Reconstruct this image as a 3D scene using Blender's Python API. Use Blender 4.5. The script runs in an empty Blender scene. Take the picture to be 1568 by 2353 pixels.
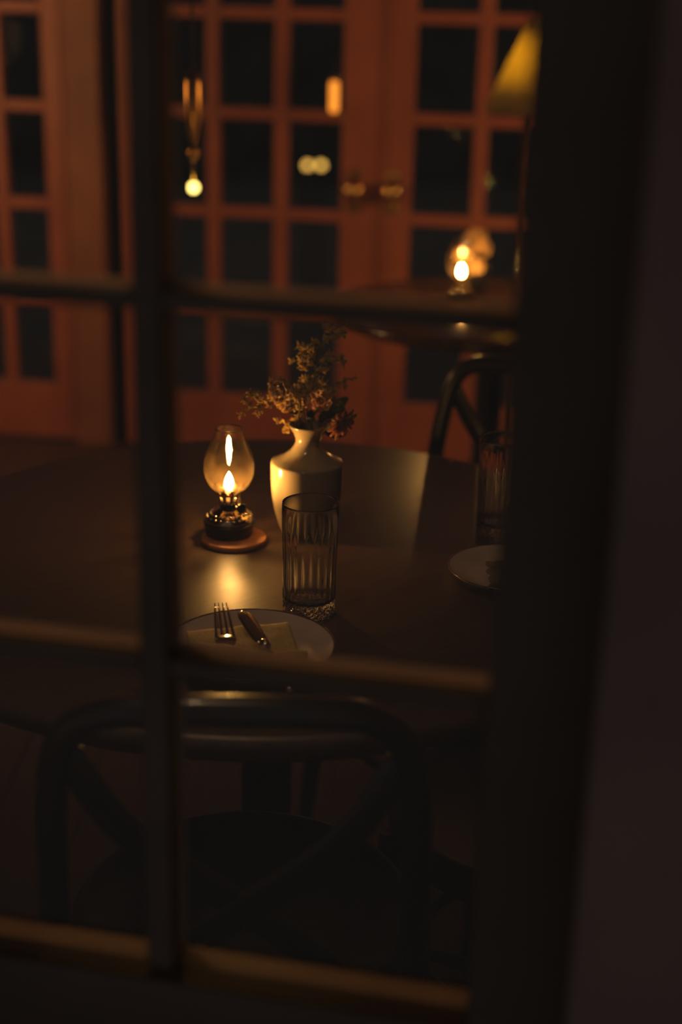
import bpy, bmesh, math, random
from mathutils import Vector, Matrix, noise
random.seed(7)
scn = bpy.context.scene
COL = scn.collection
PI = math.pi
rad = math.radians

# ------------------------------------------------------------------ camera
FPX = 50 / 36 * 2353.0                      # 50 mm lens on a 36 mm tall frame
CAM = Vector((0, 0, 1.48))
dn = Vector((-234, 8978, 3268)).normalized()      # world down, seen in camera axes (x right, y down, z forward)
fwd = Vector((0, 0, 1)); hy = (fwd - dn * fwd.dot(dn)).normalized()
hx = dn.cross(hy); up_ = -dn
AX = (hx, hy, up_)                          # world axes in camera axes
def to_world(c): return Vector((AX[0].dot(c), AX[1].dot(c), AX[2].dot(c)))
cd = bpy.data.cameras.new('camera'); cam = bpy.data.objects.new('camera', cd); COL.objects.link(cam)
cd.sensor_fit = 'VERTICAL'; cd.sensor_height = 36; cd.sensor_width = 24; cd.lens = 50
r_, u_, b_ = to_world(Vector((1, 0, 0))), to_world(Vector((0, -1, 0))), to_world(Vector((0, 0, -1)))
cam.matrix_world = Matrix(((r_.x, u_.x, b_.x, CAM.x), (r_.y, u_.y, b_.y, CAM.y), (r_.z, u_.z, b_.z, CAM.z), (0, 0, 0, 1)))
cd.clip_start = 0.02; cd.clip_end = 200
cd.dof.use_dof = True; cd.dof.focus_distance = 1.80; cd.dof.aperture_fstop = 1.8
scn.camera = cam

def ray(px, py): return to_world(Vector(((px - 784) / FPX, (py - 1176.5) / FPX, 1)))
def on_z(px, py, z):                        # where the line of sight meets a level
    r = ray(px, py); return CAM + r * ((z - CAM.z) / r.z)
def on_y(px, py, y):                        # where it meets a vertical plane across the room
    r = ray(px, py); return CAM + r * (y / r.y)

# ------------------------------------------------------------------ world, light, exposure
w = bpy.data.worlds.new('night'); scn.world = w; w.use_nodes = True
bgn = w.node_tree.nodes['Background']
bgn.inputs[0].default_value = (1.0, 0.92, 0.88, 1); bgn.inputs[1].default_value = 0.065
FLAME = 860.0; FLAME2 = 600.0; WARM = (1.0, 0.50, 0.13); LAMPC = (1.0, 0.48, 0.17)
vs = scn.view_settings
vs.view_transform = 'Standard'; vs.look = 'None'; vs.exposure = 0.0; vs.gamma = 1.0; vs.use_curve_mapping = False
scn.cycles.sample_clamp_indirect = 6.0
scn.cycles.max_bounces = 8; scn.cycles.diffuse_bounces = 1; scn.cycles.glossy_bounces = 2; scn.cycles.transmission_bounces = 8; scn.cycles.transparent_max_bounces = 14
scn.cycles.use_adaptive_sampling = True; scn.cycles.adaptive_threshold = 0.08
scn.cycles.caustics_refractive = False

# ------------------------------------------------------------------ materials
def nt(name):
    m = bpy.data.materials.new(name); m.use_nodes = True
    n = m.node_tree.nodes; l = m.node_tree.links
    return m, n, l, n['Principled BSDF']
def mat(name, c1, c2=None, rough=0.5, scale=20, stretch=(1, 1, 1), metal=0, bump=0.0, detail=6, spec=0.5, rvar=0.0, coat=0, dist=0.0, rot=(0, 0, 0), lo=.35, hi=.65):
    m, n, l, b = nt(name)
    b.inputs['Roughness'].default_value = rough; b.inputs['Metallic'].default_value = metal
    b.inputs['Specular IOR Level'].default_value = spec; b.inputs['Coat Weight'].default_value = coat
    tc = n.new('ShaderNodeTexCoord'); mp = n.new('ShaderNodeMapping'); mp.inputs['Scale'].default_value = stretch
    mp.inputs['Rotation'].default_value = rot
    nz = n.new('ShaderNodeTexNoise'); nz.inputs['Scale'].default_value = scale; nz.inputs['Detail'].default_value = detail
    nz.inputs['Distortion'].default_value = dist
    l.new(tc.outputs['Object'], mp.inputs['Vector']); l.new(mp.outputs[0], nz.inputs['Vector'])
    cr = n.new('ShaderNodeValToRGB'); c2 = c2 or tuple(x * .75 for x in c1)
    cr.color_ramp.elements[0].color = (*c2, 1); cr.color_ramp.elements[1].color = (*c1, 1)
    cr.color_ramp.elements[0].position = lo; cr.color_ramp.elements[1].position = hi
    l.new(nz.outputs['Fac'], cr.inputs[0]); l.new(cr.outputs[0], b.inputs['Base Color'])
    if rvar:
        mr = n.new('ShaderNodeMapRange'); mr.inputs[3].default_value = rough - rvar; mr.inputs[4].default_value = rough + rvar
        mr.inputs[1].default_value = .3; mr.inputs[2].default_value = .7
        l.new(nz.outputs['Fac'], mr.inputs[0]); l.new(mr.outputs[0], b.inputs['Roughness'])
    if bump:
        bp = n.new('ShaderNodeBump'); bp.inputs['Strength'].default_value = bump; bp.inputs['Distance'].default_value = 0.002
        l.new(nz.outputs['Fac'], bp.inputs['Height']); l.new(bp.outputs[0], b.inputs['Normal'])
    return m
def glow(name, col, s):
    m, n, l, b = nt(name); n.remove(b)
    e = n.new('ShaderNodeEmission'); e.inputs[0].default_value = (*col, 1); e.inputs[1].default_value = s
    l.new(e.outputs[0], n['Material Output'].inputs[0]); return m
def clear(name, tint=(1, 1, 1), dust=0.0, film=0.0, zfade=None, soot_veil_col=(.6, .5, .4), ior=1.45, wave=0.0, wscale=6, grough=0.0):
    """thin clear glass: lets light straight through, mirrors a little, may carry a film of soot or one added to lift the blacks"""
    m, n, l, b = nt(name); n.remove(b)
    t = n.new('ShaderNodeBsdfTransparent'); t.inputs[0].default_value = (*tint, 1)
    g = n.new('ShaderNodeBsdfGlossy'); g.inputs['Roughness'].default_value = grough
    f0 = ((ior - 1) / (ior + 1)) ** 2       # the same reflectance from both sides of the thin wall
    lw = n.new('ShaderNodeLayerWeight'); pw = n.new('ShaderNodeMath'); pw.operation = 'POWER'; pw.inputs[1].default_value = 5
    fr = n.new('ShaderNodeMath'); fr.operation = 'MULTIPLY_ADD'; fr.inputs[1].default_value = 1 - f0; fr.inputs[2].default_value = f0
    l.new(lw.outputs['Facing'], pw.inputs[0]); l.new(pw.outputs[0], fr.inputs[0])
    mx = n.new('ShaderNodeMixShader')
    l.new(fr.outputs[0], mx.inputs[0]); l.new(t.outputs[0], mx.inputs[1]); l.new(g.outputs[0], mx.inputs[2])
    out = mx
    tc = n.new('ShaderNodeTexCoord')
    if wave:
        nz = n.new('ShaderNodeTexNoise'); nz.inputs['Scale'].default_value = wscale; nz.inputs['Detail'].default_value = 1
        l.new(tc.outputs['Object'], nz.inputs['Vector'])
        bp = n.new('ShaderNodeBump'); bp.inputs['Strength'].default_value = wave; bp.inputs['Distance'].default_value = .004
        l.new(nz.outputs['Fac'], bp.inputs['Height']); l.new(bp.outputs[0], g.inputs['Normal'])
    if dust:
        d = n.new('ShaderNodeBsdfDiffuse'); d.inputs[0].default_value = (*soot_veil_col, 1)
        tl = n.new('ShaderNodeBsdfTranslucent'); tl.inputs[0].default_value = (*soot_veil_col, 1)
        ad = n.new('ShaderNodeMixShader'); ad.inputs[0].default_value = .5
        l.new(d.outputs[0], ad.inputs[1]); l.new(tl.outputs[0], ad.inputs[2])
        n2 = n.new('ShaderNodeTexNoise'); n2.inputs['Scale'].default_value = 60; n2.inputs['Detail'].default_value = 3
        l.new(tc.outputs['Object'], n2.inputs['Vector'])
        mr = n.new('ShaderNodeMapRange'); mr.inputs[1].default_value = .3; mr.inputs[2].default_value = .75
        mr.inputs[3].default_value = dust * .4; mr.inputs[4].default_value = dust * 1.6
        l.new(n2.outputs['Fac'], mr.inputs[0])
        fac = mr.outputs[0]
        if zfade:                           # smoke stains gather low, round the burner
            sx = n.new('ShaderNodeSeparateXYZ'); l.new(tc.outputs['Object'], sx.inputs[0])
            zr = n.new('ShaderNodeMapRange'); zr.inputs[1].default_value, zr.inputs[2].default_value = zfade
            zr.inputs[3].default_value = 1; zr.inputs[4].default_value = .12; l.new(sx.outputs['Z'], zr.inputs[0])
            ml = n.new('ShaderNodeMath'); ml.operation = 'MULTIPLY'; l.new(fac, ml.inputs[0]); l.new(zr.outputs[0], ml.inputs[1]); fac = ml.outputs[0]
        m2 = n.new('ShaderNodeMixShader'); l.new(fac, m2.inputs[0]); l.new(mx.outputs[0], m2.inputs[1]); l.new(ad.outputs[0], m2.inputs[2])
        out = m2
    if film:                                # an even veil added over the pane to lift the blacks
        d = n.new('ShaderNodeBsdfDiffuse'); d.inputs[0].default_value = (*soot_veil_col, 1)
        m2 = n.new('ShaderNodeMixShader'); m2.inputs[0].default_value = film
        l.new(out.outputs[0], m2.inputs[1]); l.new(d.outputs[0], m2.inputs[2]); out = m2
    l.new(out.outputs[0], n['Material Output'].inputs[0]); return m

M = {}
M['table'] = mat('dark_table_wood', (.088, .048, .021), (.056, .029, .0125), .40, 9, (1, 14, 1), bump=.03, rvar=.03, spec=.8, dist=.6, detail=4)
M['table2'] = mat('far_table_wood', (.10, .045, .018), (.05, .02, .009), .20, 9, (1, 12, 1), bump=.05)
M['paint_red'] = mat('red_brown_paint', (.38, .115, .060), (.32, .092, .048), .5, 7, bump=.08)
M['paint_pier'] = mat('pier_paint', (.30, .12, .062), (.24, .09, .048), .55, 5, bump=.08)
M['win_wood'] = mat('window_wood', (.125, .088, .066), (.095, .066, .05), .5, 8, (1, 1, 1), bump=.12)
M['win_lit'] = mat('window_lit_wood', (.36, .215, .11), (.29, .17, .085), .5, 8, bump=.1)  # lamplight on the inner bars put into a lighter colour
M['out_paint'] = mat('outside_casing', (.24, .155, .13), (.17, .11, .095), .65, 6, bump=.15)
M['plaster'] = mat('plaster', (.20, .11, .07), (.16, .085, .055), .9, 4, bump=.1)
M['floor'] = mat('floor_boards_wood', (.085, .042, .02), (.045, .021, .01), .42, 6, (12, 1, 1), bump=.1, rvar=.1)
M['ceil'] = mat('ceiling_paint', (.12, .075, .05), None, .9, 4)
M['chair'] = mat('black_bentwood', (.014, .009, .006), (.008, .006, .005), .28, 30, (1, 1, .2), coat=.2)
M['seat'] = mat('dark_seat', (.014, .009, .006), (.009, .006, .005), .45, 60, bump=.2)
M['iron'] = mat('dark_iron', (.02, .017, .015), None, .5, 30, metal=.6)
M['black'] = mat('black_lacquer_and_shadow', (.012, .009, .007), None, .35, 30)
M['chrome'] = mat('nickel_plate', (.80, .66, .46), (.62, .50, .34), .13, 40, metal=1, rvar=.05)
M['steel'] = mat('polished_steel', (.64, .57, .48), (.56, .49, .41), .11, 40, metal=1)
M['brass'] = mat('polished_brass', (.95, .60, .20), (.85, .52, .17), .22, 30, metal=1, rvar=.06)
M['brass_glint'] = mat('brass_painted_glints', (.95, .55, .14), (.25, .12, .03), .30, 55, (1, 1, .03), metal=1, lo=.42, hi=.62)  # bright streaks of light put into the brass colour
M['coaster'] = mat('cork_wood', (.62, .27, .10), (.48, .19, .07), .65, 30, (1, 5, 1), bump=.1)
M['glaze'] = mat('cream_glaze', (.385, .315, .205), (.34, .275, .18), .16, 14, rvar=.03)
M['plate'] = mat('grey_cream_glaze', (.74, .62, .53), (.62, .51, .43), .14, 26, rvar=.04)
M['rim'] = mat('brown_rim_glaze', (.16, .075, .035), (.09, .04, .02), .25, 90)
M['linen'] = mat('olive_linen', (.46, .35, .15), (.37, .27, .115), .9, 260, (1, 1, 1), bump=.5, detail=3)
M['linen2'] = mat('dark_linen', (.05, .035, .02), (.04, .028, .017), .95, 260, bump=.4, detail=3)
M['stem'] = mat('olive_stem', (.20, .17, .05), (.13, .12, .035), .6, 60)
M['floret'] = mat('yellow_floret', (.95, .70, .22), (.75, .55, .16), .7, 90)
M['leaf'] = mat('dark_green_leaf', (.085, .10, .03), (.045, .06, .02), .5, 40)
M['petal'] = mat('cream_petal', (.90, .66, .32), (.80, .54, .24), .6, 35)
M['petal2'] = mat('apricot_petal', (.80, .48, .22), (.66, .36, .16), .6, 35)
for k_ in ('floret', 'petal', 'petal2'):
    m = M[k_]; n = m.node_tree.nodes; l = m.node_tree.links; b = n['Principled BSDF']
    tl = n.new('ShaderNodeBsdfTranslucent'); mx_ = n.new('ShaderNodeMixShader'); mx_.inputs[0].default_value = .45
    l.new(b.inputs['Base Color'].links[0].from_socket, tl.inputs[0]); l.new(b.outputs[0], mx_.inputs[1]); l.new(tl.outputs[0], mx_.inputs[2])
    l.new(mx_.outputs[0], n['Material Output'].inputs[0])
M['wick'] = mat('wick', (.3, .2, .12), None, .9, 50)
M['hedge'] = mat('added_dark_hedge', (.06, .06, .052), (.03, .03, .026), .95, 3, bump=.4)
M['ground'] = mat('terrace_stone', (.10, .09, .08), (.06, .055, .05), .9, 3)
M['pane_near'] = clear('old_window_glass', (.97, .97, .96), film=.03)
M['pane_far'] = clear('door_glass', (.95, .95, .94), ior=1.12)
M['chimney'] = clear('sooty_chimney_glass', (.995, .975, .94), dust=.011, zfade=(.075, .115), soot_veil_col=(.9, .62, .3), ior=1.5, grough=.02)
M['globe'] = glow('globe_bulb', (1.0, .62, .16), 9)
M['flame'] = glow('oil_flame', WARM, FLAME)
M['flame2'] = glow('oil_flame_far', WARM, FLAME2)
m, n, l, b = nt('cut_glass'); M['glass'] = m
b.inputs['Transmission Weight'].default_value = 1; b.inputs['Roughness'].default_value = 0.02; b.inputs['IOR'].default_value = 1.5
b.inputs['Base Color'].default_value = (1, 1, 1, 1)
m, n, l, b = nt('lamp_shade_fabric'); M['shade'] = m; n.remove(b)
d_ = n.new('ShaderNodeBsdfDiffuse'); t_ = n.new('ShaderNodeBsdfTranslucent'); mx_ = n.new('ShaderNodeMixShader'); mx_.inputs[0].default_value = .55
nz_ = n.new('ShaderNodeTexNoise'); nz_.inputs['Scale'].default_value = 120
cr_ = n.new('ShaderNodeValToRGB'); cr_.color_ramp.elements[0].color = (.42, .33, .10, 1); cr_.color_ramp.elements[1].color = (.55, .45, .15, 1)
l.new(nz_.outputs['Fac'], cr_.inputs[0]); l.new(cr_.outputs[0], d_.inputs[0]); l.new(cr_.outputs[0], t_.inputs[0])
l.new(d_.outputs[0], mx_.inputs[1]); l.new(t_.outputs[0], mx_.inputs[2]); l.new(mx_.outputs[0], n['Material Output'].inputs[0])

# ------------------------------------------------------------------ mesh helpers
class MB:
    def __init__(s): s.v = []; s.f = []; s.sm = []
    def add(s, vs_, fs, smooth=True):
        k = len(s.v); s.v += [Vector(p) for p in vs_]
        for f in fs: s.f.append([i + k for i in f]); s.sm.append(smooth)
        return s
    def box(s, x0, x1, y0, y1, z0, z1, bev=0.0):
        if bev <= 0:
            p = [(x, y, z) for z in (z0, z1) for y in (y0, y1) for x in (x0, x1)]
            return s.add(p, [(0, 2, 3, 1), (4, 5, 7, 6), (0, 1, 5, 4), (2, 6, 7, 3), (0, 4, 6, 2), (1, 3, 7, 5)], False)
        bm = bmesh.new(); bmesh.ops.create_cube(bm, size=1)
        for v in bm.verts: v.co = Vector(((x0 + x1) / 2 + v.co.x * (x1 - x0), (y0 + y1) / 2 + v.co.y * (y1 - y0), (z0 + z1) / 2 + v.co.z * (z1 - z0)))
        bmesh.ops.bevel(bm, geom=bm.edges[:], offset=bev, segments=2, affect='EDGES', profile=.5)
        bm.verts.ensure_lookup_table()
        s.add([v.co.copy() for v in bm.verts], [[v.index for v in f.verts] for f in bm.faces], False); bm.free(); return s
    def lathe(s, prof, seg=48, fn=None, cx=0, cy=0, cz=0):
        """prof: list of (r, z); r == 0 closes the shape on the axis"""
        k0 = []; vs_ = []; fs = []
        for (r, z) in prof:
            if r <= 1e-7: k0.append([len(vs_)]); vs_.append((cx, cy, cz + z))
            else:
                ring = []
                for i in range(seg):
                    a = 2 * PI * i / seg; rr = r * (fn(a, z, r) if fn else 1)
                    ring.append(len(vs_)); vs_.append((cx + rr * math.cos(a), cy + rr * math.sin(a), cz + z))
                k0.append(ring)
        for A, B in zip(k0, k0[1:]):
            if len(A) == 1 and len(B) == 1: continue
            for i in range(seg):
                j = (i + 1) % seg
                if len(A) == 1: fs.append((A[0], B[j], B[i]))
                elif len(B) == 1: fs.append((A[i], A[j], B[0]))
                else: fs.append((A[i], A[j], B[j], B[i]))
        return s.add(vs_, fs)
    def tube(s, pts, rad_, seg=8, closed=False, flat=1.0, upv=None):
        pts = [Vector(p) for p in pts]; n_ = len(pts)
        rs = rad_ if isinstance(rad_, (list, tuple)) else [rad_] * n_
        vs_ = []; fs = []; u = None
        for i, p in enumerate(pts):
            a = pts[(i - 1) % n_] if (closed or i > 0) else p
            c = pts[(i + 1) % n_] if (closed or i < n_ - 1) else p
            t = (c - a).normalized()
            if upv is not None: u = Vector(upv)
            elif u is None: u = Vector((0, 0, 1)) if abs(t.z) < .9 else Vector((1, 0, 0))
            u = (u - t * u.dot(t)).normalized(); q = t.cross(u)
            for k in range(seg):
                an = 2 * PI * k / seg
                vs_.append(p + (u * math.cos(an) * flat + q * math.sin(an)) * rs[i])
        m_ = n_ if closed else n_ - 1
        for i in range(m_):
            for k in range(seg):
                a = i * seg + k; b = i * seg + (k + 1) % seg; i2 = (i + 1) % n_
                fs.append((a, b, i2 * seg + (k + 1) % seg, i2 * seg + k))
        if not closed:
            fs.append(tuple(range(seg))[::-1]); fs.append(tuple((n_ - 1) * seg + k for k in range(seg)))
        return s.add(vs_, fs)
    def ball(s, c, rx, ry=None, rz=None, seg=10, rings=6, rot=None):
        ry = ry or rx; rz = rz or rx; c = Vector(c); vs_ = [Vector((0, 0, -rz))]; fs = []
        for j in range(1, rings):
            th = -PI / 2 + PI * j / rings
            for i in range(seg):
                a = 2 * PI * i / seg; vs_.append(Vector((rx * math.cos(th) * math.cos(a), ry * math.cos(th) * math.sin(a), rz * math.sin(th))))
        vs_.append(Vector((0, 0, rz))); L = len(vs_) - 1
        for i in range(seg):
            j = (i + 1) % seg
            fs.append((0, 1 + j, 1 + i)); fs.append((L, L - seg + i, L - seg + j))
            for q in range(rings - 2):
                a = 1 + q * seg; fs.append((a + i, a + j, a + seg + j, a + seg + i))
        if rot: vs_ = [rot @ v for v in vs_]
        return s.add([v + c for v in vs_], fs)
    def build(s, name, material, parent=None, loc=None, rot=None, sub=0):
        me = bpy.data.meshes.new(name); me.from_pydata([tuple(v) for v in s.v], [], s.f)
        me.polygons.foreach_set('use_smooth', s.sm)
        bm = bmesh.new(); bm.from_mesh(me); bmesh.ops.recalc_face_normals(bm, faces=bm.faces[:]); bm.to_mesh(me); bm.free()
        me.materials.append(M[material] if isinstance(material, str) else material)
        o = bpy.data.objects.new(name, me); COL.objects.link(o)
        if parent is not None: o.parent = parent
        if loc is not None: o.location = loc
        if rot is not None: o.rotation_euler = rot
        if sub:
            md = o.modifiers.new('smooth', 'SUBSURF'); md.levels = sub; md.render_levels = sub
        return o
def tag(o, label, cat, group=None):
    o['label'] = label; o['category'] = cat
    if group: o['group'] = group
    return o
def thing(name, label, cat, loc=(0, 0, 0), rz=0, group=None):
    o = bpy.data.objects.new(name, None); COL.objects.link(o); o.empty_display_size = .05
    o.location = loc; o.rotation_euler = (0, 0, rz); return tag(o, label, cat, group)
def struct(o): o['kind'] = 'structure'; return o
def sroot(name, loc, rz):
    o = bpy.data.objects.new(name, None); COL.objects.link(o); o.location = loc; o.rotation_euler = (0, 0, rz); o.empty_display_size = .1
    return struct(o)
def spline(pts, n_=10, closed=False):
    P = [Vector(p) for p in pts]; out = []; L = len(P)
    for i in range(L if closed else L - 1):
        if closed: a, b, c, d = P[i - 1], P[i], P[(i + 1) % L], P[(i + 2) % L]
        else: a, b, c, d = P[max(i - 1, 0)], P[i], P[i + 1], P[min(i + 2, L - 1)]
        for k in range(n_):
            t = k / n_
            out.append(.5 * ((2 * b) + (c - a) * t + (2 * a - 5 * b + 4 * c - d) * t * t + (3 * b - a - 3 * c + d) * t ** 3))
    if not closed: out.append(P[-1])
    return out

# ------------------------------------------------------------------ the room
AW, AD = rad(11.3), rad(7.0)                # the near window and the doors both run away to the left
OW, OD = Vector((0, .93, 0)), Vector((0, 4.6, 0))
ZC = 2.75
fl = struct(MB().box(-3.4, 3.4, .3, 6.0, -.30, -.012).build('floor', 'floor'))
for k in range(40):                         # floor boards running towards the doors
    x = -3.2 + k * .16
    MB().box(x + .0015, x + .1585, .32, 5.6, -.012, 0, .0012).build('floor_board', 'floor', fl)
struct(MB().box(-3.4, 3.4, .3, 6.0, ZC, ZC + .12).build('ceiling', 'ceil'))
struct(MB().box(-3.15, -3.0, .6, 5.6, 0, ZC).build('wall_left', 'plaster'))
struct(MB().box(2.5, 2.65, .3, 5.0, 0, ZC).build('wall_right', 'plaster'))

# near wall with the window opening we look through
WX0, WX1, WZ0, WZ1 = -1.0, .185, .60, 2.16
wf = MB()
wf.box(-3.3, WX0, -.10, .12, 0, ZC); wf.box(WX1, 2.9, -.10, .12, 0, ZC)
wf.box(WX0, WX1, -.10, .12, 0, WZ0); wf.box(WX0, WX1, -.10, .12, WZ1, ZC)
struct(wf.build('wall_front', 'out_paint', None, OW, (0, 0, -AW)))
win = sroot('window_1', OW, -AW)
MUN = [-.405, -.135]                        # upright glazing bars
ROWS = [1.284 + .269 * 2, 1.284 + .269, 1.284, 1.012]; HH = .0070
SILL = .742; HW = .0108
def bar(x0, x1, z0, z1, name='muntin', yo=-.014, yi=.024):
    b_ = MB().box(x0, x1, yo, .0, z0, z1, .0025).build(name, 'win_wood', win)       # dark outside
    MB().box(x0, x1, .0, yi, z0, z1, .0025).build('glazing_bead', 'win_lit', b_)  # lighter colour stands in for lamplight on the room side
bar(.112, WX1, WZ0, WZ1, 'stile', -.028, .036)
bar(WX0, -.675, WZ0, WZ1, 'stile', -.028, .036)
bar(-.675, .112, WZ0, SILL, 'rail', -.028, .023); bar(-.675, .112, 2.06, WZ1, 'rail', -.028, .036)
for s in MUN: bar(s - HW, s + HW, SILL, 2.06, 'muntin', -.015, .026)
cols = [-.675] + MUN + [.112]; zs = [2.06] + ROWS + [SILL]
for i in range(3):
    a = cols[i] + (HW if i else 0); c = cols[i + 1] - (HW if i < 2 else 0)
    for z in ROWS: bar(a, c, z - HH, z + HH)
    for j in range(5):
        z1_ = zs[j] - (HH if j else 0); z0_ = zs[j + 1] + (HH if j < 4 else 0)
        MB().box(a, c, -.0015, .0015, z0_, z1_).build('pane', 'pane_near', win)
MB().box(WX0, WX1, .036, .12, WZ0 - .02, WZ0 + .02, .004).build('inner_sill', 'win_wood', win)
MB().box(WX0 - .1, WX1 + .05, -.16, -.028, WZ0 - .05, WZ0, .006).build('outer_sill', 'out_paint', win)
struct(MB().box(WX1, WX1 + .11, -.125, -.10, WZ0 - .05, WZ1 + .1, .004).build('trim_1', 'out_paint', None, OW, (0, 0, -AW)))
struct(MB().box(WX0 - .11, WX0, -.125, -.10, WZ0 - .05, WZ1 + .1, .004).build('trim_2', 'out_paint', None, OW, (0, 0, -AW)))

# far wall: a pair of french doors and a glazed side window
wb = MB(); DT = 2.14
wb.box(-3.5, -1.78, 0, .14, 0, ZC); wb.box(1.02, 3.6, 0, .14, 0, ZC); wb.box(-1.78, 1.02, 0, .14, DT + .05, ZC)
struct(wb.build('wall_back', 'plaster', None, OD, (0, 0, -AD)))
RZ = [1.725, 1.42, 1.12, .81, .493]; Z0 = .20; ZT = 2.02
def leaf(name, x0, xs, x1, knob=None):
    """glazed leaf between x0 and x1; xs = list of pane (left, right)"""
    r = sroot(name, OD, -AD)
    def p(nm, a, b_, c, d, y0=.0, y1=.042, m_='paint_red', bev=.004): return MB().box(a, b_, y0, y1, c, d, bev).build(nm, m_, r)
    p('stile', x0, xs[0][0], .01, DT - .01); p('stile', xs[-1][1], x1, .01, DT - .01)
    p('rail', xs[0][0], xs[-1][1], .01, Z0); p('rail', xs[0][0], xs[-1][1], ZT, DT - .01)
    for (a, b_), (c, d) in zip(xs, xs[1:]): p('muntin', b_, c, Z0, ZT, .002, .040)
    zz = [Z0] + RZ[::-1] + [ZT]
    for (a, b_) in xs:
        for z in RZ: p('muntin', a, b_, z - .018, z + .018, .004, .038)
        for j in range(len(zz) - 1):
            c = zz[j] + (.018 if j else 0); d = zz[j + 1] - (.018 if j < len(zz) - 2 else 0)
            MB().box(a, b_, .019, .023, c, d).build('pane', 'pane_far', r)
    if knob is not None:
        kx, kz = knob
        pl = MB().box(kx - .022, kx + .022, -.006, 0, kz - .075, kz + .06, .003).build('lock_plate', 'brass', r)
        h = MB().lathe([(0, 0), (.011, 0), (.011, .018), (.016, .024), (.030, .034), (.034, .048), (.030, .062), (.018, .072), (0, .075)], 28).build('door_knob', 'brass', r, (kx, -.006, kz), (PI / 2, 0, 0))
    return r
leaf('door_1', -.745, [(-.640, -.464), (-.421, -.245), (-.200, -.028)], .0985, (.018, .902))
leaf('door_2', .1035, [(.196, .386), (.430, .610), (.650, .825)], .93, (.140, .902))
leaf('window_2', -1.72, [(-1.62, -1.485), (-1.445, -1.31), (-1.27, -1.17), (-1.131, -.996)], -.930)
def jamb(n_, a, b_, y0, y1, m_='paint_pier', z0=0, z1=DT + .05): struct(MB().box(a, b_, y0, y1, z0, z1, .004).build(n_, m_, None, OD, (0, 0, -AD)))
jamb('trim_3', -.922, -.805, -.02, .14); jamb('trim_4', -.805, -.748, .05, .14, 'black'); jamb('trim_5', .935, 1.02, -.02, .14)  # recessed strip coloured black for the shadow in the rebate
jamb('trim_6', -1.78, -1.722, -.02, .14); jamb('trim_7', -1.78, 1.02, -.02, .14, 'paint_pier', DT, DT + .06)
MB().box(.0985, .110, -.010, -.0005, .02, DT - .02, .002).build('astragal', 'paint_red', bpy.data.objects['door_2'])

# outside beyond the doors; hedge added to block sky light behind the panes
struct(MB().box(-9, 9, 6.05, 16, -.25, -.02).build('ground', 'ground'))
hg = MB(); nx = 90; nz = 16
for j in range(nz + 1):
    for i in range(nx + 1):
        x = -9 + 18 * i / nx; z = -.1 + 3.4 * j / nz
        hg.v.append(Vector((x, 12.2 + .5 * noise.noise(Vector((x * .9, z * .9, 3))) + .2 * noise.noise(Vector((x * 4, z * 4, 1))), z)))
for j in range(nz):
    for i in range(nx):
        a = j * (nx + 1) + i; hg.f.append([a, a + 1, a + nx + 2, a + nx + 1]); hg.sm.append(False)
ho = hg.build('hedge', 'hedge'); sd = ho.modifiers.new('t', 'SOLIDIFY'); sd.thickness = .6; sd.offset = 1
tag(ho, 'dark hedge added behind the glazed doors to keep their panes black', 'hedge')
ho['kind'] = 'stuff'

# ------------------------------------------------------------------ tables
def table(label, c, R, m_, seg=96):
    t = thing('round_table', label, 'table', (c.x, c.y, 0))
    T = .032
    pr = [(0, .75 - T), (R - .012, .75 - T), (R - .004, .75 - T + .003), (R, .75 - T + .012), (R, .75 - .010), (R - .0035, .75 - .003), (R - .010, .75), (0, .75)]
    MB().lathe(pr, seg).build('table_top', m_, t, None, (0, 0, rad(40)))
    MB().lathe([(0, .03), (.20, .03), (.21, .035), (.20, .045), (.06, .07), (.038, .12), (.036, .60), (.06, .69), (.16, .705), (.16, .718), (0, .718)], 40).build('pedestal', 'iron', t)
    MB().lathe([(0, 0), (.24, 0), (.25, .008), (.24, .022), (.18, .03), (0, .03)], 48).build('foot_plate', 'iron', t)
    return t
TZ = .75
T1 = Vector((-.10, 1.842, 0)); T2 = Vector((.372, 3.545, 0))
table('dark wooden round table set with lamp, vase, plates and glasses', T1, .535, 'table', 128)
table('small dark round table by the french doors, carrying the lamp', T2, .405, 'table2')

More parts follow.
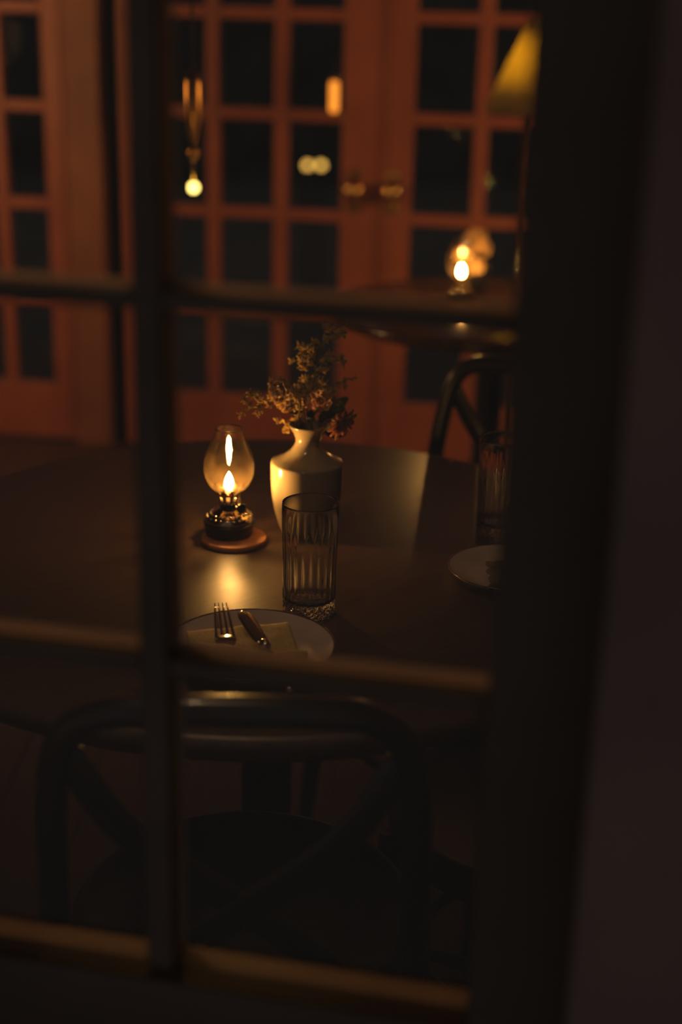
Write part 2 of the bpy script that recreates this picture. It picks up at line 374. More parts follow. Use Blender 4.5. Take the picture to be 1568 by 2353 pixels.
# ------------------------------------------------------------------ chairs
def make_chair():
    t = thing('bentwood_chair', '', 'chair')
    MB().lathe([(0, .440), (.185, .440), (.198, .446), (.204, .455), (.198, .464), (.190, .467), (.182, .462), (0, .458)], 56).build('seat', 'seat', t)
    MB().lathe([(.186, .418), (.196, .418), (.2, .424), (.2, .436), (.196, .441), (.186, .441)], 56).build('seat_ring', 'chair', t)
    half = [(.205, -.265, 0), (.196, -.225, .25), (.190, -.195, .44), (.183, -.215, .60), (.176, -.240, .74), (.162, -.254, .815), (.128, -.262, .849), (.07, -.268, .858)]
    full = half + [(0, -.270, .860)] + [(-x, y, z) for x, y, z in half[::-1]]
    MB().tube(spline(full, 8), .0155, 12).build('back_frame', 'chair', t)
    for s in (-1, 1):
        pts = spline([(s * .160, -.248 - .004 * s, .800), (s * .105, -.252 - .008 * s, .715), (0, -.245 - .011 * s, .625), (-s * .085, -.225 - .008 * s, .545), (-s * .120, -.180, .468)], 8)
        MB().tube(pts, .017, 10, flat=.32, upv=(0, 1, 0)).build('cross_slat', 'chair', t)
        MB().tube(spline([(s * .150, .135, .44), (s * .165, .155, .25), (s * .180, .178, 0)], 6), [.018] * 3 + [.017] * 3 + [.016] * 3 + [.014] * 3 + [.0135], 12).build('leg', 'chair', t)
        pp = spline([(s * .185, -.222, .27), (s * .165, 0, .30), (s * .160, .145, .27)], 6)
        MB().tube(pp, .0095, 8).build('stretcher', 'chair', t)
    MB().tube([(.17 * math.cos(a * PI / 20), .17 * math.sin(a * PI / 20) - .02, .235) for a in range(40)], .010, 8, True).build('leg_ring', 'chair', t)
    return t
def dup(root):
    r = root.copy(); COL.objects.link(r)
    for ch in [o for o in bpy.data.objects if o.parent == root]:
        c = ch.copy(); COL.objects.link(c); c.parent = r
        c.matrix_parent_inverse = ch.matrix_parent_inverse
    return r
ch = make_chair()
spots = [((-.102, 1.432), 1.5, 'black bentwood chair nearest the window, its curved back towards us'),
         ((.275, 1.668), 57, 'dark bentwood chair tucked in at the right, only its round seat showing'),
         ((.19, 2.25), 145, 'dark bentwood chair on the far right side, behind the second glass'),
         ((-.86, 1.98), -78, 'dark bentwood chair at the left end of the table, cut by the frame')]
for i, ((x, y), a, lb) in enumerate(spots):
    c = ch if i == 0 else dup(ch)
    c.location = (x, y, 0); c.rotation_euler = (0, 0, rad(a)); c['label'] = lb; c['group'] = 'bentwood chairs around the near table'

# ------------------------------------------------------------------ oil lamps
def oil_lamp(label, loc, flame_mat, rz=0):
    t = thing('oil_lamp', label, 'oil lamp', loc, rz)
    MB().lathe([(0, 0), (.0320, 0), (.0338, .003), (.0350, .0155), (.0363, .0180), (.0364, .0192), (.0345, .0200), (0, .0200)], 64).build('base', 'black', t)
    fn = MB().lathe([(0, .0200), (.0335, .0200), (.0342, .0230), (.0328, .0268), (.0285, .0310), (.0225, .0345), (.0165, .0375), (.0140, .0400), (0, .0400)], 64).build('font', 'chrome', t)
    dm = MB()                               # hammered dimples of the font's shoulder
    for k in range(22):
        a = 2 * PI * k / 22
        dm.ball((.0262 * math.cos(a), .0262 * math.sin(a), .0325), .0024, .0024, .0016, 8, 5)
        dm.ball((.0312 * math.cos(a + .14), .0312 * math.sin(a + .14), .0284), .0022, .0022, .0014, 8, 5)
    dm.build('beading', 'chrome', fn)
    cl = MB().lathe([(0, .0400), (.0125, .0400), (.0130, .0415), (.0120, .0430), (.0120, .0455), (.0150, .0470), (.0152, .0490), (0, .0490)], 48).build('burner_collar', 'black', t)
    bd = MB()
    for k in range(20):
        a = 2 * PI * k / 20; bd.ball((.0150 * math.cos(a), .0150 * math.sin(a), .0485), .0016, seg=8, rings=5)
    bd.build('bead_row', 'chrome', cl)
    # gallery: prongs that widen upwards with rounded gaps between them
    np_ = 10; g = MB(); seg = np_ * 8
    prof = []
    for k in range(seg):
        ph = (k % 8) / 8.0; d = abs(ph - .5) * 2                   # 0 in a gap, 1 on a prong
        prof.append(d)
    rows = [(.0153, .049), (.0158, .0525), (.0166, .056), (.0178, .060), (.0190, .0635), (.0205, .067), (.0225, .0705)]
    ring = []
    for off in (0, -.0009):
        for (r, z) in rows:
            for k in range(seg): a = 2 * PI * k / seg; g.v.append(Vector(((r + off) * math.cos(a), (r + off) * math.sin(a), z)))
    L = len(rows)
    def keep(j, k):
        d = (prof[k] + prof[(k + 1) % seg]) / 2
        if j in (1, 2): return d > .42
        if j == 3: return True
        if j >= 4: return d > .25 + .17 * (j - 4)
        return True
    for o_ in (0, 1):
        for j in range(L - 1):
            for k in range(seg):
                if keep(j, k):
                    a = (o_ * L + j) * seg + k; b_ = (o_ * L + j) * seg + (k + 1) % seg
                    g.f.append([a, b_, b_ + seg, a + seg] if o_ == 0 else [a, a + seg, b_ + seg, b_]); g.sm.append(True)
    g.build('gallery', 'chrome', t)
    MB().box(-.0045, .0045, -.0009, .0009, .049, .0665).build('wick', 'wick', t)
    # wick wheel on a short shaft towards the right front
    dirv = Vector((.60, -.80, 0)); kx = dirv * .0245
    MB().tube([dirv * .011 + Vector((0, 0, .0455)), dirv * .0235 + Vector((0, 0, .0455))], .0012, 8).build('wheel_shaft', 'chrome', t)
    kn = MB().lathe([(0, -.0018), (.0062, -.0018), (.0072, -.0010), (.0072, .0010), (.0062, .0018), (.003, .0012), (0, .0012)], 40, lambda a, z, r: 1 + (.03 * math.cos(20 * a) if r > .007 else 0))
    ko = kn.build('wick_wheel', 'black', t, (kx.x + .004, kx.y, .0455)); ko.rotation_euler = dirv.to_track_quat('Z', 'Y').to_euler()
    # chimney, wall with thickness
    out = [(.0180, .0625), (.0187, .0645), (.0240, .0685), (.0285, .0745), (.0322, .0815), (.0347, .0895), (.0356, .0975), (.0352, .1060), (.0338, .1140), (.0312, .1220), (.0278, .1305), (.0245, .1385), (.0215, .1465), (.0196, .1525), (.0190, .1545)]
    out = [(p.x, p.z) for p in spline([(r, 0, z) for r, z in out], 4)]
    inn = [(r - .0013, z) for r, z in out[::-1]]
    pr = out + [(out[-1][0] - .0006, out[-1][1] + .0007)] + inn; pr.append(pr[0])
    cy = MB().lathe(pr, 72).build('chimney', 'chimney', t)
    MB().tube([(.0186 * math.cos(a * PI / 24), .0186 * math.sin(a * PI / 24), .1552) for a in range(48)], .0011, 8, True).build('chimney_lip', 'glass', cy)
    fp = [(0, .0655), (.0036, .0665), (.0056, .0705), (.0062, .0750), (.0056, .0805), (.0042, .0845), (.0023, .0885), (.0008, .0915), (0, .0925)]
    MB().lathe(fp, 24).build('flame', flame_mat, t)
    return t
cst = on_z(538, 1244, TZ)
MB_c = MB().lathe([(0, 0), (.0445, 0), (.0462, .0015), (.0462, .0065), (.0448, .0080), (0, .0080)], 72).build('coaster', 'coaster', None, (cst.x, cst.y, TZ))
tag(MB_c, 'round orange-brown wooden coaster under the lit oil lamp', 'coaster')
lp = on_z(527, 1238, TZ)
oil_lamp('lit miniature oil lamp with clear bulging chimney beside the cream vase', (lp.x, lp.y, TZ + .008), 'flame')
lp2 = on_z(1057, 692, TZ)
oil_lamp('lit oil lamp glowing on the far table before the doors', (lp2.x, lp2.y, TZ), 'flame2', .6)

# ------------------------------------------------------------------ vases
VC = on_z(703, 1221, TZ)
def vase(label, loc, k=1.0, m_='glaze', kz=None):
    kz = kz or k
    out = [(0, 0), (.0335, 0), (.0360, .002), (.0395, .014), (.0455, .037), (.0490, .058), (.0503, .078), (.0506, .096), (.0507, .1095), (.0505, .1115), (.0497, .1128), (.0485, .1136), (.0400, .1178), (.0310, .1230), (.0232, .1300), (.0180, .1385), (.0162, .1440), (.0170, .1505), (.0200, .1585), (.0240, .1655), (.0262, .1690), (.0260, .1702), (.0248, .1700), (.0222, .1655), (.0180, .1580), (.0145, .1500), (.0138, .1440), (.016, .137), (.030, .123), (.045, .108), (.045, .08), (.03, .01), (0, .008)]
    o = MB().lathe([(r * k, z * kz) for r, z in out], 96).build('vase', m_, None, loc)
    return tag(o, label, 'vase')
vase('cream glazed ceramic vase with broad shoulder and narrow flared neck', (VC.x, VC.y, TZ), 1.015, 'glaze', .945)

# ------------------------------------------------------------------ flowers in the near vase
def sprig(label, main, sides, dens=1.0, fs=1.0, seed=1, group='statice sprigs in the cream vase'):
    """main / sides: lists of (px, py, y) sight points; stems with comb-like florets"""
    rnd = random.Random(seed)
    base = Vector((VC.x + rnd.uniform(-.008, .008), VC.y + rnd.uniform(-.008, .008), TZ + .09))
    neck = Vector((VC.x + rnd.uniform(-.008, .008), VC.y + rnd.uniform(-.008, .008), TZ + .150))
    mp = spline([base, neck] + [on_y(*p) for p in main], 8)
    t = thing('statice_sprig', label, 'flower', tuple(neck), 0, group)
    off = neck
    st = MB(); st.tube([p - off for p in mp], [.0012 - .0008 * i / len(mp) for i in range(len(mp))], 6)
    fl_ = MB()
    def florets(path, n_, spread, size):
        L = len(path)
        for q in range(n_):
            i = rnd.randrange(0, L - 1); p = path[i].lerp(path[i + 1], rnd.random()); tdir = (path[i + 1] - path[i]).normalized()
            side = Vector((rnd.gauss(0, 1), rnd.gauss(0, 1), rnd.gauss(.35, 1))); side = (side - tdir * side.dot(tdir)).normalized()
            d = (side + tdir * .9).normalized(); ln = rnd.uniform(.4, 1) * spread
            e = p + d * ln
            st.add([p - off, p - off + Vector((.0003, 0, 0)), e - off + Vector((.0003, 0, 0)), e - off], [(0, 1, 2, 3)])
            m_ = rnd.randint(3, 5)
            for r in range(m_):
                c = p.lerp(e, (r + 1) / m_) + Vector((rnd.gauss(0, .0006), rnd.gauss(0, .0006), rnd.gauss(0, .0006)))
                dd = (d + Vector((rnd.gauss(0, .4), rnd.gauss(0, .4), rnd.gauss(.3, .4)))).normalized()
                u = dd.orthogonal().normalized(); v = dd.cross(u); s_ = size * rnd.uniform(.7, 1.25)
                a = c - off
                fl_.add([a - dd * s_, a + u * s_ * .45, a + v * s_ * .45, a - u * s_ * .45, a - v * s_ * .45, a + dd * s_ * 1.15],
                        [(0, 2, 1), (0, 3, 2), (0, 4, 3), (0, 1, 4), (5, 1, 2), (5, 2, 3), (5, 3, 4), (5, 4, 1)], False)
    k = int(len(mp) * .45)
    florets(mp[k:], int(32 * dens), .008 * fs, .0023 * fs)
    for sd_ in sides:
        sp = spline([on_y(*p) for p in sd_], 6)
        st.tube([p - off for p in sp], [.0007] * (len(sp) - 1) + [.0004], 5)
        florets(sp[2:], int(30 * dens), .008 * fs, .0024 * fs)
    st.build('stem', 'stem', t); f_ = fl_.build('florets', 'floret', t); f_['kind'] = 'stuff'
    return t
Y = VC.y + .03
sprig('statice sprig arching out to the left over the oil lamp', [(690, 960, Y - .01), (664, 935, Y - .03), (622, 930, Y - .06), (580, 936, Y - .075), (550, 957, Y - .08)],
      [[(640, 932, Y - .05), (624, 905, Y - .05), (621, 872, Y - .05)], [(600, 932, Y - .065), (590, 915, Y - .065), (573, 905, Y - .07)], [(600, 933, Y - .065), (596, 944, Y - .07), (592, 950, Y - .07)],
       [(625, 930, Y - .06), (606, 920, Y - .06), (592, 907, Y - .06)], [(650, 935, Y - .04), (635, 918, Y - .05), (618, 914, Y - .05)], [(580, 936, Y - .075), (570, 926, Y - .075), (562, 920, Y - .075)]], 1.1, .85, 3)
sprig('tall statice sprig rising highest, leaning to the upper right', [(706, 950, Y), (718, 880, Y + .01), (728, 815, Y + .015), (752, 772, Y + .02), (766, 757, Y + .02), (796, 744, Y + .025)],
      [[(722, 845, Y), (700, 828, Y - .01), (670, 830, Y - .01)], [(728, 822, Y), (712, 803, Y - .01), (687, 795, Y - .01)], [(728, 825, Y), (712, 815, Y), (690, 808, Y)],
       [(726, 830, Y + .01), (752, 816, Y + .01), (786, 824, Y)], [(726, 836, Y), (756, 828, Y), (788, 834, Y)], [(738, 795, Y), (752, 779, Y), (772, 780, Y)],
       [(738, 798, Y), (728, 790, Y), (722, 788, Y)], [(758, 768, Y), (753, 756, Y), (750, 746, Y)], [(768, 756, Y), (780, 764, Y), (790, 767, Y)],
       [(716, 862, Y), (700, 846, Y), (692, 842, Y)], [(716, 862, Y), (735, 850, Y), (748, 852, Y)], [(714, 885, Y), (700, 872, Y), (702, 868, Y)], [(714, 890, Y), (735, 880, Y), (752, 890, Y)]], .95, 1.1, 5)
sprig('statice sprig pointing right, against the red door post', [(722, 950, Y), (748, 910, Y + .01), (772, 886, Y + .02), (796, 872, Y + .02), (822, 870, Y + .02)],
      [[(772, 886, Y + .02), (784, 880, Y + .02), (792, 884, Y + .02)], [(750, 908, Y), (762, 900, Y), (770, 896, Y)], [(745, 915, Y), (766, 915, Y), (772, 926, Y)]], .55, 1.0, 8)
sprig('short statice sprig low on the left of the vase mouth', [(682, 980, Y - .01), (664, 975, Y - .02), (650, 969, Y - .025), (638, 967, Y - .03)], [[(672, 980, Y - .02), (664, 984, Y - .02), (660, 990, Y - .02)]], .9, .9, 9)
sprig('bushy statice sprig in the middle of the bunch', [(700, 955, Y - .02), (698, 925, Y - .03), (705, 895, Y - .02), (715, 870, Y - .02)],
      [[(698, 930, Y - .03), (680, 915, Y - .035), (668, 905, Y - .03)], [(700, 925, Y - .03), (690, 900, Y - .03), (684, 885, Y - .03)], [(700, 920, Y - .03), (722, 900, Y - .02), (740, 890, Y - .02)], [(698, 940, Y - .03), (676, 935, Y - .03), (655, 938, Y - .035)],
       [(704, 905, Y - .03), (716, 885, Y - .02), (728, 872, Y - .02)], [(700, 945, Y - .03), (690, 960, Y - .03), (682, 968, Y - .03)]], 1.6, 1.15, 12)
sprig('olive statice sprig on the right above the drooping daisy', [(722, 955, Y), (745, 930, Y), (765, 925, Y), (788, 925, Y)],
      [[(735, 935, Y - .01), (750, 915, Y - .01), (762, 905, Y - .01)], [(742, 935, Y), (755, 950, Y), (770, 955, Y)], [(735, 940, Y - .01), (728, 925, Y - .01), (732, 910, Y - .01)], [(765, 925, Y), (778, 935, Y), (785, 945, Y)],
       [(735, 945, Y), (745, 960, Y - .01), (752, 970, Y - .01)]], 1.2, 1.1, 15)
def petal(mb, c, d, upd, L, W, cup, seg=5):
    d = d.normalized(); upd = (upd - d * upd.dot(d)).normalized(); s_ = d.cross(upd); vs_ = []; fs = []
    for i in range(seg + 1):
        t = i / seg; wd = W * math.sin(PI * (.12 + .80 * t)) ** .8
        for j in (-1, -.35, .35, 1):
            vs_.append(c + d * L * t + upd * (cup * L * t * t + .18 * W * j * j) + s_ * wd * j * .5)
    for i in range(seg):
        for j in range(3): a = i * 4 + j; fs.append((a, a + 1, a + 5, a + 4))
    mb.add(vs_, fs)
def blossom(name, label, p, axis, rings, m_, centre=None, stem_to=None, cat='flower', group=None):
    t = thing(name, label, cat, tuple(p), 0, group); axis = axis.normalized(); u = axis.orthogonal().normalized(); v = axis.cross(u)
    pm = MB()
    for (n_, L, W, open_, cup, ph) in rings:
        for k in range(n_):
            a = 2 * PI * k / n_ + ph; rd = u * math.cos(a) + v * math.sin(a)
            jit = random.uniform(.88, 1.1)
            petal(pm, rd * .001, rd * math.sin(open_) + axis * math.cos(open_), axis, L * jit, W, cup)
    o = pm.build('petals', m_, t); sd2 = o.modifiers.new('t', 'SOLIDIFY'); sd2.thickness = .0004
    if centre: MB().ball(axis * centre * .5, centre, seg=12, rings=8).build('flower_centre', 'floret', t)
    if stem_to is not None:
        q = Vector(stem_to) - Vector(p); MB().tube(spline([(0, 0, 0), -axis * .02 + q * .2, q * .6, q], 6), .0011, 6).build('stem', 'stem', t)
    return t
neckp = (VC.x, VC.y, TZ + .115)
blossom('carnation', 'cream full-petalled flower facing the lamp, left of the bunch', on_y(654, 900, Y - .055), Vector((-.62, -.72, .05)),
        [(5, .011, .009, .25, .3, 0), (7, .016, .013, .6, .2, .3), (9, .020, .016, 1.0, .05, .1), (10, .023, .017, 1.35, 0, .5)], 'petal', None, neckp)
blossom('carnation', 'dimmer full-petalled flower in the right of the bunch', on_y(742, 918, Y - .035), Vector((-.25, -.9, .05)),
        [(5, .009, .008, .3, .3, 0), (7, .013, .012, .7, .15, .3), (9, .017, .013, 1.2, 0, .1)], 'petal2', None, neckp)
blossom('daisy', 'drooping apricot daisy hanging over the right of the vase', on_y(782, 970, Y - .062), Vector((.50, -.60, -.30)),
        [(11, .024, .0105, 1.25, -.12, 0), (6, .018, .009, 1.0, -.05, .3)], 'petal2', .0045, neckp)
lv = 0
for (px, py, dx, dy, lab) in [(735, 965, .5, .3, 'dark green leaf low in the bunch beside the daisy'), (716, 985, .1, .6, 'dark green leaf standing at the mouth of the vase'), (748, 990, .5, -.05, 'dark green leaf stretching right over the vase rim'), (690, 950, -.5, .6, 'dark green leaf low in the bunch towards the lamp'), (762, 945, .7, .5, 'dark green leaf pointing up right behind the daisy')]:
    p = on_y(px, py, Y + .012 * (lv % 3) - .01); t = MB(); d = Vector((dx, -.2, dy))
    petal(t, Vector(), d, Vector((-.3, -.6, .5)), .034, .019, .15, 8)
    nk = Vector(neckp) - p; t.tube([Vector(), nk * .5, nk], .0008, 5)
    o = t.build('leaf', 'leaf', None, tuple(p)); tag(o, lab, 'leaf', 'leaves in the cream vase'); lv += 1

# ------------------------------------------------------------------ drinking glasses
def tumbler(label, loc, k=1.0, rz=0, cuts=True):
    H = .149 * k; R0 = .0330 * k; R1 = .0352 * k; NF = 22
    def flute(a, z, r):
        zz = z / k
        if zz > .118 or zz < .0005: return 1
        f_ = min(1, (.118 - zz) / .03) * min(1, max(0, (zz + .002) / .004))
        foot = max(0, 1 - zz / .024)
        return 1 - (.030 + .035 * foot) * f_ * (abs(math.cos(NF * a / 2)) ** (1.5 if foot == 0 else 1))
    def both(a, z, r):
        if (a, z) and r > .0308 * k: return flute(a, z, r)
        return 1
    out = [(0, .0018), (.012, .0016), (.0270, .0005), (.0312, 0), (.0326, .0012), (.0330, .004), (.0330, .007), (.0331, .010), (.0331, .013), (.0332, .016), (.0333, .020), (.0336, .035), (.0340, .06), (.0345, .09), (.0348, .112), (.0350, .120), (.0352, .135), (.0352, .1475), (.0349, .1487), (.0343, .1490), (.0338, .1484), (.0336, .146)]
    inn = [(.0334, .120), (.0326, .08), (.0318, .045), (.0312, .030), (.0300, .0245), (.0270, .0222), (.0200, .0210), (0, .0205)]
    pr = [(r * k, z * k) for r, z in out]; pi = [(r * k, z * k) for r, z in inn]
    mb = MB()
    nout = len(out)
    seg = NF * 8
    ringi = []; vs_ = []; fs = []
    for idx, (r, z) in enumerate(pr + pi):
        if r < 1e-6: ringi.append([len(vs_)]); vs_.append((0, 0, z)); continue
        rg = []
        for i in range(seg):
            a = 2 * PI * i / seg; m_ = 1
            if 3 <= idx < nout - 4: m_ = flute(a + (PI / NF if (4 <= idx <= 9 and idx % 2) else 0), z, r)
            if idx in (1, 2) and cuts: m_ = 1; z2 = z + .0042 * k * abs(math.cos(NF * a / 2))
            else: z2 = z
            rg.append(len(vs_)); vs_.append((r * m_ * math.cos(a), r * m_ * math.sin(a), z2))
        ringi.append(rg)
    for A, B in zip(ringi, ringi[1:]):
        for i in range(seg):
            j = (i + 1) % seg
            if len(A) == 1: fs.append((A[0], B[j], B[i]))
            elif len(B) == 1: fs.append((A[i], A[j], B[0]))
            else: fs.append((A[i], A[j], B[j], B[i]))
    mb.add(vs_, fs)
    for q, f_ in enumerate(mb.f):
        if sum(mb.v[i_].z for i_ in f_) / len(f_) < .019 * k: mb.sm[q] = False
    o = mb.build('drinking_glass', 'glass', None, loc, (0, 0, rz))
    return tag(o, label, 'glass', 'fluted highball glasses')
g1 = on_z(710, 1411, TZ); tumbler('empty fluted highball glass standing in front of the cream vase', (g1.x, g1.y, TZ))
g2 = on_z(1146, 1232, TZ); tumbler('fluted highball glass half hidden by the right window stile', (g2.x, g2.y, TZ), 1.0, .2)
g3 = on_z(1212, 700, TZ); tumbler('glass on the far table, cut off by the window stile', (g3.x, g3.y, TZ), .95, .1)

# ------------------------------------------------------------------ plates
def plate(label, loc, R):
    k = R / .1
    t = thing('plate', label, 'plate', loc, 0, 'stoneware plates')
    pr = [(0, .003), (.050, .003), (.052, 0), (.056, 0), (.058, .003), (.075, .0075), (.090, .0135), (.0978, .0185), (.0992, .0200), (.0990, .0216), (.0978, .0218), (.0960, .0206), (.088, .0158), (.074, .0108), (.062, .0078), (.050, .0070), (0, .0068)]
    MB().lathe([(r * k, z * k) for r, z in pr], 128).build('dish', 'plate', t)
    rm = [(.0972, .0212), (.0988, .0198), (.1000, .0206), (.0996, .0222), (.0980, .0226), (.0970, .0218), (.0972, .0212)]
    MB().lathe([(r * k, z * k) for r, z in rm], 128).build('rim_line', 'rim', t)
    return t
PC = on_z(577, 1516, TZ); PR = .0985
plate('stoneware plate with olive napkin, fork and knife, in front of the glass', (PC.x, PC.y, TZ), PR)
P2 = on_z(1168, 1330, TZ)
plate('stoneware plate with brown rim beside the half hidden second glass', (P2.x, P2.y, TZ), .082)

def cloth(corners, nu, nv, h, thick, seed, sag=None):
    a, b_, c, d = [Vector(p) for p in corners]; mb = MB()
    for j in range(nv + 1):
        for i in range(nu + 1):
            u = i / nu; v = j / nv
            p = a.lerp(b_, u).lerp(d.lerp(c, u), v)
            e = min(u, 1 - u, v, 1 - v)
            p.z += h * (1 - math.exp(-e * 9)) + .0025 * noise.noise(Vector((p.x * 40, p.y * 40, seed))) + (sag(u, v) if sag else 0)
            mb.v.append(p)
    for j in range(nv):
        for i in range(nu):
            q = j * (nu + 1) + i; mb.f.append([q, q + 1, q + nu + 2, q + nu + 1]); mb.sm.append(True)
    return mb
def napkin_obj(mb, label, m_, thick=.0016):
    c = sum(mb.v, Vector()) / len(mb.v)
    mb.v = [v - c for v in mb.v]
    return mb, c
zb = TZ + .021
nap = thing('napkin', 'folded olive linen napkin lying across the near plate', 'napkin', (PC.x, PC.y, TZ + .01))
def npart(mb, name, m_, par, org, th):
    mb.v = [v - Vector(org) for v in mb.v]
    o = mb.build(name, m_, par); s_ = o.modifiers.new('t', 'SOLIDIFY'); s_.thickness = th; s_.offset = 1
    return o
c0 = [on_z(436, 1540, zb - .004), on_z(706, 1552, zb - .004), on_z(662, 1432, zb - .004), on_z(428, 1455, zb - .004)]
npart(cloth(c0, 30, 20, .001, .002, 3), 'lower_layer', 'linen', nap, nap.location, .0025)
c1 = [on_z(430, 1548, zb + .001), on_z(708, 1556, zb + .001), on_z(706, 1500, zb + .004), on_z(412, 1487, zb + .004)]
npart(cloth(c1, 36, 18, .0075, .002, 8, lambda u, v: .003 * math.sin(u * 7) * v), 'folded_flap', 'linen', nap, nap.location, .0025)
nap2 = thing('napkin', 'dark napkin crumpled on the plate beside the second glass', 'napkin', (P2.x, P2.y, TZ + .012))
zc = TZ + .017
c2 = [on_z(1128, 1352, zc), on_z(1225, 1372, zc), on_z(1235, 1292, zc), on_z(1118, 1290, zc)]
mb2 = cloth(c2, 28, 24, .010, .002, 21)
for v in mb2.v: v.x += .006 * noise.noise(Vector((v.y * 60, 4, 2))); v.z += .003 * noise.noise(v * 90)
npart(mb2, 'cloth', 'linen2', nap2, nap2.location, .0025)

# ------------------------------------------------------------------ fork and knife
def frame(p, q):
    p, q = Vector(p), Vector(q); y = (q - p).normalized(); x = y.cross(Vector((0, 0, 1))).normalized(); z = x.cross(y)
    return Matrix(((x.x, y.x, z.x, p.x), (x.y, y.y, z.y, p.y), (x.z, y.z, z.z, p.z), (0, 0, 0, 1)))
def strip(sts, th, seg=12):
    """flattened bar: sts = (y, half width, z, half thickness scale)"""
    mb = MB(); vs_ = []; fs = []
    for (y, hw, z, tk) in sts:
        for k in range(seg): a = 2 * PI * k / seg; vs_.append((hw * math.cos(a), y, z + th * tk * math.sin(a)))
    for i in range(len(sts) - 1):
        for k in range(seg): a = i * seg + k; b_ = i * seg + (k + 1) % seg; fs.append((a, b_, b_ + seg, a + seg))
    fs.append(tuple(range(seg))[::-1]); fs.append(tuple((len(sts) - 1) * seg + k for k in range(seg)))
    return mb.add(vs_, fs)
fk = thing('fork', 'steel fork tucked in the napkin, four dark tines pointing at the lamp', 'fork')
pb, pt = on_z(518, 1466, TZ + .030), on_z(507, 1388, TZ + .036)
fk.matrix_world = frame(pb, pt)
TL = (pt - pb).length
strip([(.004, .0115, .0003, 1), (.000, .0125, 0, 1), (-.006, .0125, -.0005, 1.05), (-.013, .0105, -.0008, 1.1), (-.020, .0065, -.0002, 1.2), (-.028, .0040, .0006, 1.3), (-.045, .0033, .001, 1.3), (-.08, .0042, -.002, 1.3), (-.115, .0060, -.007, 1.2), (-.122, .003, -.008, 1)], .0013).build('handle', 'steel', fk)
for k, x in enumerate((-.0105, -.0036, .0036, .0105)):
    strip([(-.002, .0021, -.0001, 1), (.004, .0019, .0003, 1), (TL * .45, .0017, .0018, 1), (TL * .8, .0014, .0018, .9), (TL, .0007, .0012, .6)], .0013, 8).build('tine', 'steel', fk, (x * .98, 0, 0))
for t in [o for o in bpy.data.objects if o.parent == fk and o.name.startswith('tine')]:
    t.rotation_euler = (0, 0, t.location.x * 4.0)     # tips lean together a little
kf = thing('knife', 'steel table knife tucked in the napkin right of the fork', 'knife')
kb, kt = on_z(602, 1473, TZ + .031), on_z(556, 1404, TZ + .037)
kf.matrix_world = frame(kb, kt); KL = (kt - kb).length
strip([(-.004, .0058, 0, 1.2), (0, .0075, 0, 1), (KL * .12, .0092, 0, 1), (KL * .5, .0098, 0, 1), (KL * .8, .0092, 0, .95), (KL * .93, .0072, 0, .8), (KL * .985, .0040, 0, .6), (KL, .0012, 0, .4)], .0016, 16).build('blade', 'steel', kf)
MB().lathe([(0, -.006), (.0048, -.006), (.0066, -.004), (.0066, -.001), (.0052, .001), (.0066, .003), (.0064, .006), (.0045, .008), (0, .008)], 24).build('bolster', 'steel', kf, (0, -.010, 0), (PI / 2, 0, 0))
strip([(-.016, .0048, 0, 1), (-.03, .0055, -.001, 1.1), (-.06, .0065, -.003, 1.2), (-.09, .0072, -.006, 1.2), (-.10, .006, -.007, 1), (-.104, .002, -.0075, .6)], .0040, 16).build('handle', 'steel', kf)

# ------------------------------------------------------------------ far table: flowers
V2 = on_z(1098, 672, TZ)
v2 = vase('small vase of blurred flowers behind the far oil lamp', (V2.x, V2.y, TZ), .62, 'black')
for (px, py, dy, s_, lab) in [(1094, 553, -.02, 1.5, 'large pale blossom at the top of the far bunch'), (1064, 586, -.05, 1.0, 'small pale blossom just above the far lamp flame'), (1098, 612, -.04, 1.0, 'low pale blossom right of the far lamp flame'), (1112, 575, .0, 1.0, 'pale blossom on the right of the far bunch')]:
    blossom('blossom', lab, on_y(px, py, V2.y + dy), Vector((-.3, -.6, .3)), [(6, .014 * s_, .013 * s_, .5, .2, 0), (8, .020 * s_, .017 * s_, 1.0, .05, .3), (9, .023 * s_, .018 * s_, 1.5, 0, .2)], 'petal', None, (V2.x, V2.y, TZ + .09), 'flower', 'blossoms on the far table')

# ------------------------------------------------------------------ lamps of the room, some unseen and added
def shade_lamp_light(par, z, r, e, name='bulb', col=LAMPC):
    mg = glow(name + '_glow', col, e)
    return MB().ball((0, 0, z), r, seg=12, rings=7).build(name, mg, par)
# floor lamp with a conical shade in the right corner, half behind the stile
FLY = 4.05
fp = on_y(1222, 255, FLY); ft = on_y(1222, 45, FLY); wl = fp.x - on_y(1112, 255, FLY).x
fl1 = thing('floor_lamp', 'floor lamp with yellowish conical shade beside the right stile', 'lamp', (fp.x, fp.y, 0))
zb_, zt_ = fp.z, ft.z
MB().lathe([(wl, zb_), (.022, zt_), (.018, zt_), (wl - .004, zb_), (wl, zb_)], 56).build('lamp_shade', 'shade', fl1)
MB().lathe([(0, 0), (.13, 0), (.135, .01), (.12, .02), (.02, .03), (.011, .05), (.011, zb_ + .02), (.016, zb_ + .03), (.016, zb_ + .06), (0, zb_ + .06)], 32).build('lamp_stand', 'brass', fl1)
shade_lamp_light(fl1, zb_ + .13, .018, 360, 'bulb', (1.0, .60, .07))
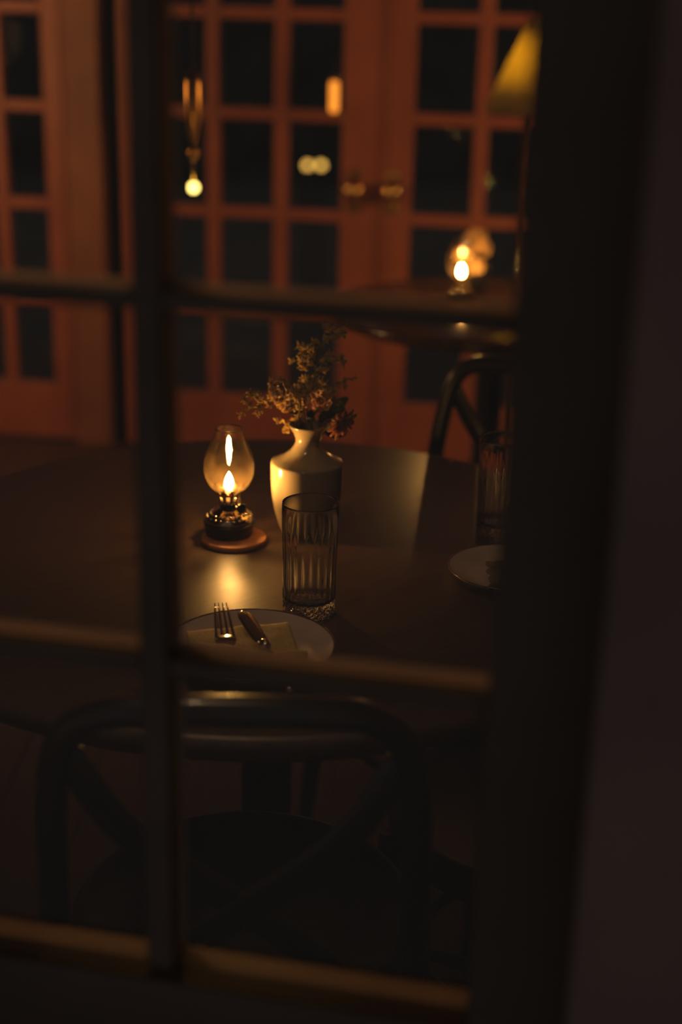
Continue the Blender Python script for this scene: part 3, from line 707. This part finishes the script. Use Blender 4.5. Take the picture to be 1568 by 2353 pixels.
# hanging globe; brass sleeve added to stand in for golden light streaks
HY = 3.00
def hp(px, py): return on_y(px, py, HY)
gp = hp(445, 431); top = hp(438, 165); bot = hp(438, 305)
hl = thing('hanging_lamp', 'hanging lamp with light streaks painted on an added brass sleeve, with a small yellow globe below', 'lamp', (gp.x, gp.y, gp.z))
dz = lambda p: p.z - gp.z
MB().tube([(0, 0, dz(top) + .0), (0, 0, ZC - gp.z)], .003, 6).build('cord', 'black', hl)
rr = .017
MB().lathe([(0, dz(bot) - .035), (.003, dz(bot) - .03), (rr * .5, dz(bot) - .01), (rr, dz(bot) + .03), (rr, dz(top) - .02), (rr * .75, dz(top)), (0, dz(top) + .005)], 28).build('added_brass_sleeve', 'brass_glint', hl)
mid = dz(hp(440, 350))
MB().tube([(0, 0, .015), (0, 0, dz(bot) - .03)], .0025, 6).build('rod', 'brass', hl)
MB().lathe([(0, mid - .02), (.006, mid - .016), (.012, mid), (.005, mid + .012), (0, mid + .016)], 14).build('finial', 'brass_glint', hl)
MB().ball((0, 0, 0), .0125, seg=20, rings=12).build('globe', glow('globe_glow', (1.0, .70, .16), 4.5), hl)
# amber lantern added for an orange reflection beside the meeting stile
ap = on_y(768, 222, 4.15)
al = thing('added_amber_lantern', 'amber lantern added for an orange reflection in front of the middle door post', 'lantern', tuple(ap))
MB().lathe([(0, -.042), (.010, -.042), (.0125, -.036), (.0125, .036), (.009, .042), (0, .042)], 24).build('amber_tube', glow('amber_glow', (1.0, .30, .03), 1.7), al)
MB().lathe([(0, .042), (.0135, .042), (.012, .052), (.003, .058), (0, .058)], 20).build('cap', 'brass', al)
MB().tube([(0, 0, .056), (0, 0, ZC - ap.z)], .0012, 6).build('wire', 'black', al)
# lights out on the terrace
def bollard(px, py, y, r, e, lab, col=(1.0, .55, .10), grp='garden lights beyond the doors'):
    p = on_y(px, py, y); t = thing('garden_light', lab, 'light', (p.x, p.y, -.02), 0, grp); z = p.z + .02
    MB().lathe([(0, 0), (.028, 0), (.028, .012), (.010, .02), (.010, z - r - .012), (r * .8, z - r - .006), (r * .8, z - r + .004), (0, z - r + .004)], 18).build('post', 'iron', t)
    MB().ball((0, 0, z), r, seg=18, rings=10).build('globe', glow('garden_glow', col, e), t)
bollard(707, 380, 7.4, .018, 3.2, 'left of the two garden lights glowing close together outside')
bollard(738, 380, 7.4, .018, 3.2, 'right of the two garden lights glowing close together outside')
# unseen pendant added above the view to light window bars and table
def pendant(lab, x, y, z, e, open_=.11, hb=.035, col=LAMPC):
    t = thing('added_pendant_lamp', lab, 'lamp', (x, y, z), 0, 'added unseen pendant lamps')
    MB().lathe([(open_, 0), (open_ * .9, hb + .03), (.03, hb + .085), (.025, hb + .085), (open_ * .9 - .004, hb + .03), (open_ - .004, 0), (open_, 0)], 40).build('shade', 'black', t)
    MB().tube([(0, 0, hb + .083), (0, 0, ZC - z)], .0025, 6).build('cord', 'black', t)
    MB().lathe([(0, hb + .09), (.028, hb + .09), (.028, hb + .032), (0, hb + .032)], 20).build('socket', 'brass', t)
    shade_lamp_light(t, hb, .03, e, 'bulb', col)
pendant('unseen black pendant added just inside the near window', -.28, 1.17, 1.98, 165, .09, .09, (1.0, .58, .30))
def added_reflector_lamp(lab, x, y, z, aim, e):  # unseen lamps added to light the doors, shielded from the table
    t = thing('added_reflector_lamp', lab, 'lamp', (x, y, 0), 0, 'added unseen reflector lamps')
    MB().lathe([(0, 0), (.13, 0), (.135, .01), (.12, .02), (.02, .03), (.011, .05), (.011, z - .16), (0, z - .16)], 32).build('lamp_stand', 'iron', t)
    d = (Vector(aim) - Vector((x, y, z))).normalized()
    pr = [(0, -.135), (.05, -.125), (.10, -.09), (.13, -.03), (.135, .03), (.135, .09), (.131, .09), (.131, .03), (.126, -.03), (.097, -.087), (.048, -.121), (0, -.131)]
    o = MB().lathe(pr, 40).build('reflector', 'black', t, (0, 0, z)); o.rotation_euler = d.to_track_quat('Z', 'Y').to_euler()
    shade_lamp_light(t, z, .06, e, 'bulb')
added_reflector_lamp('added unseen reflector lamp at the left, turned to the glazed doors', -1.95, 3.30, 1.30, (-.5, 4.6, .80), 300)
added_reflector_lamp('added unseen reflector lamp at the right, turned to the glazed doors', 1.55, 3.40, 1.30, (.2, 4.6, .75), 260)
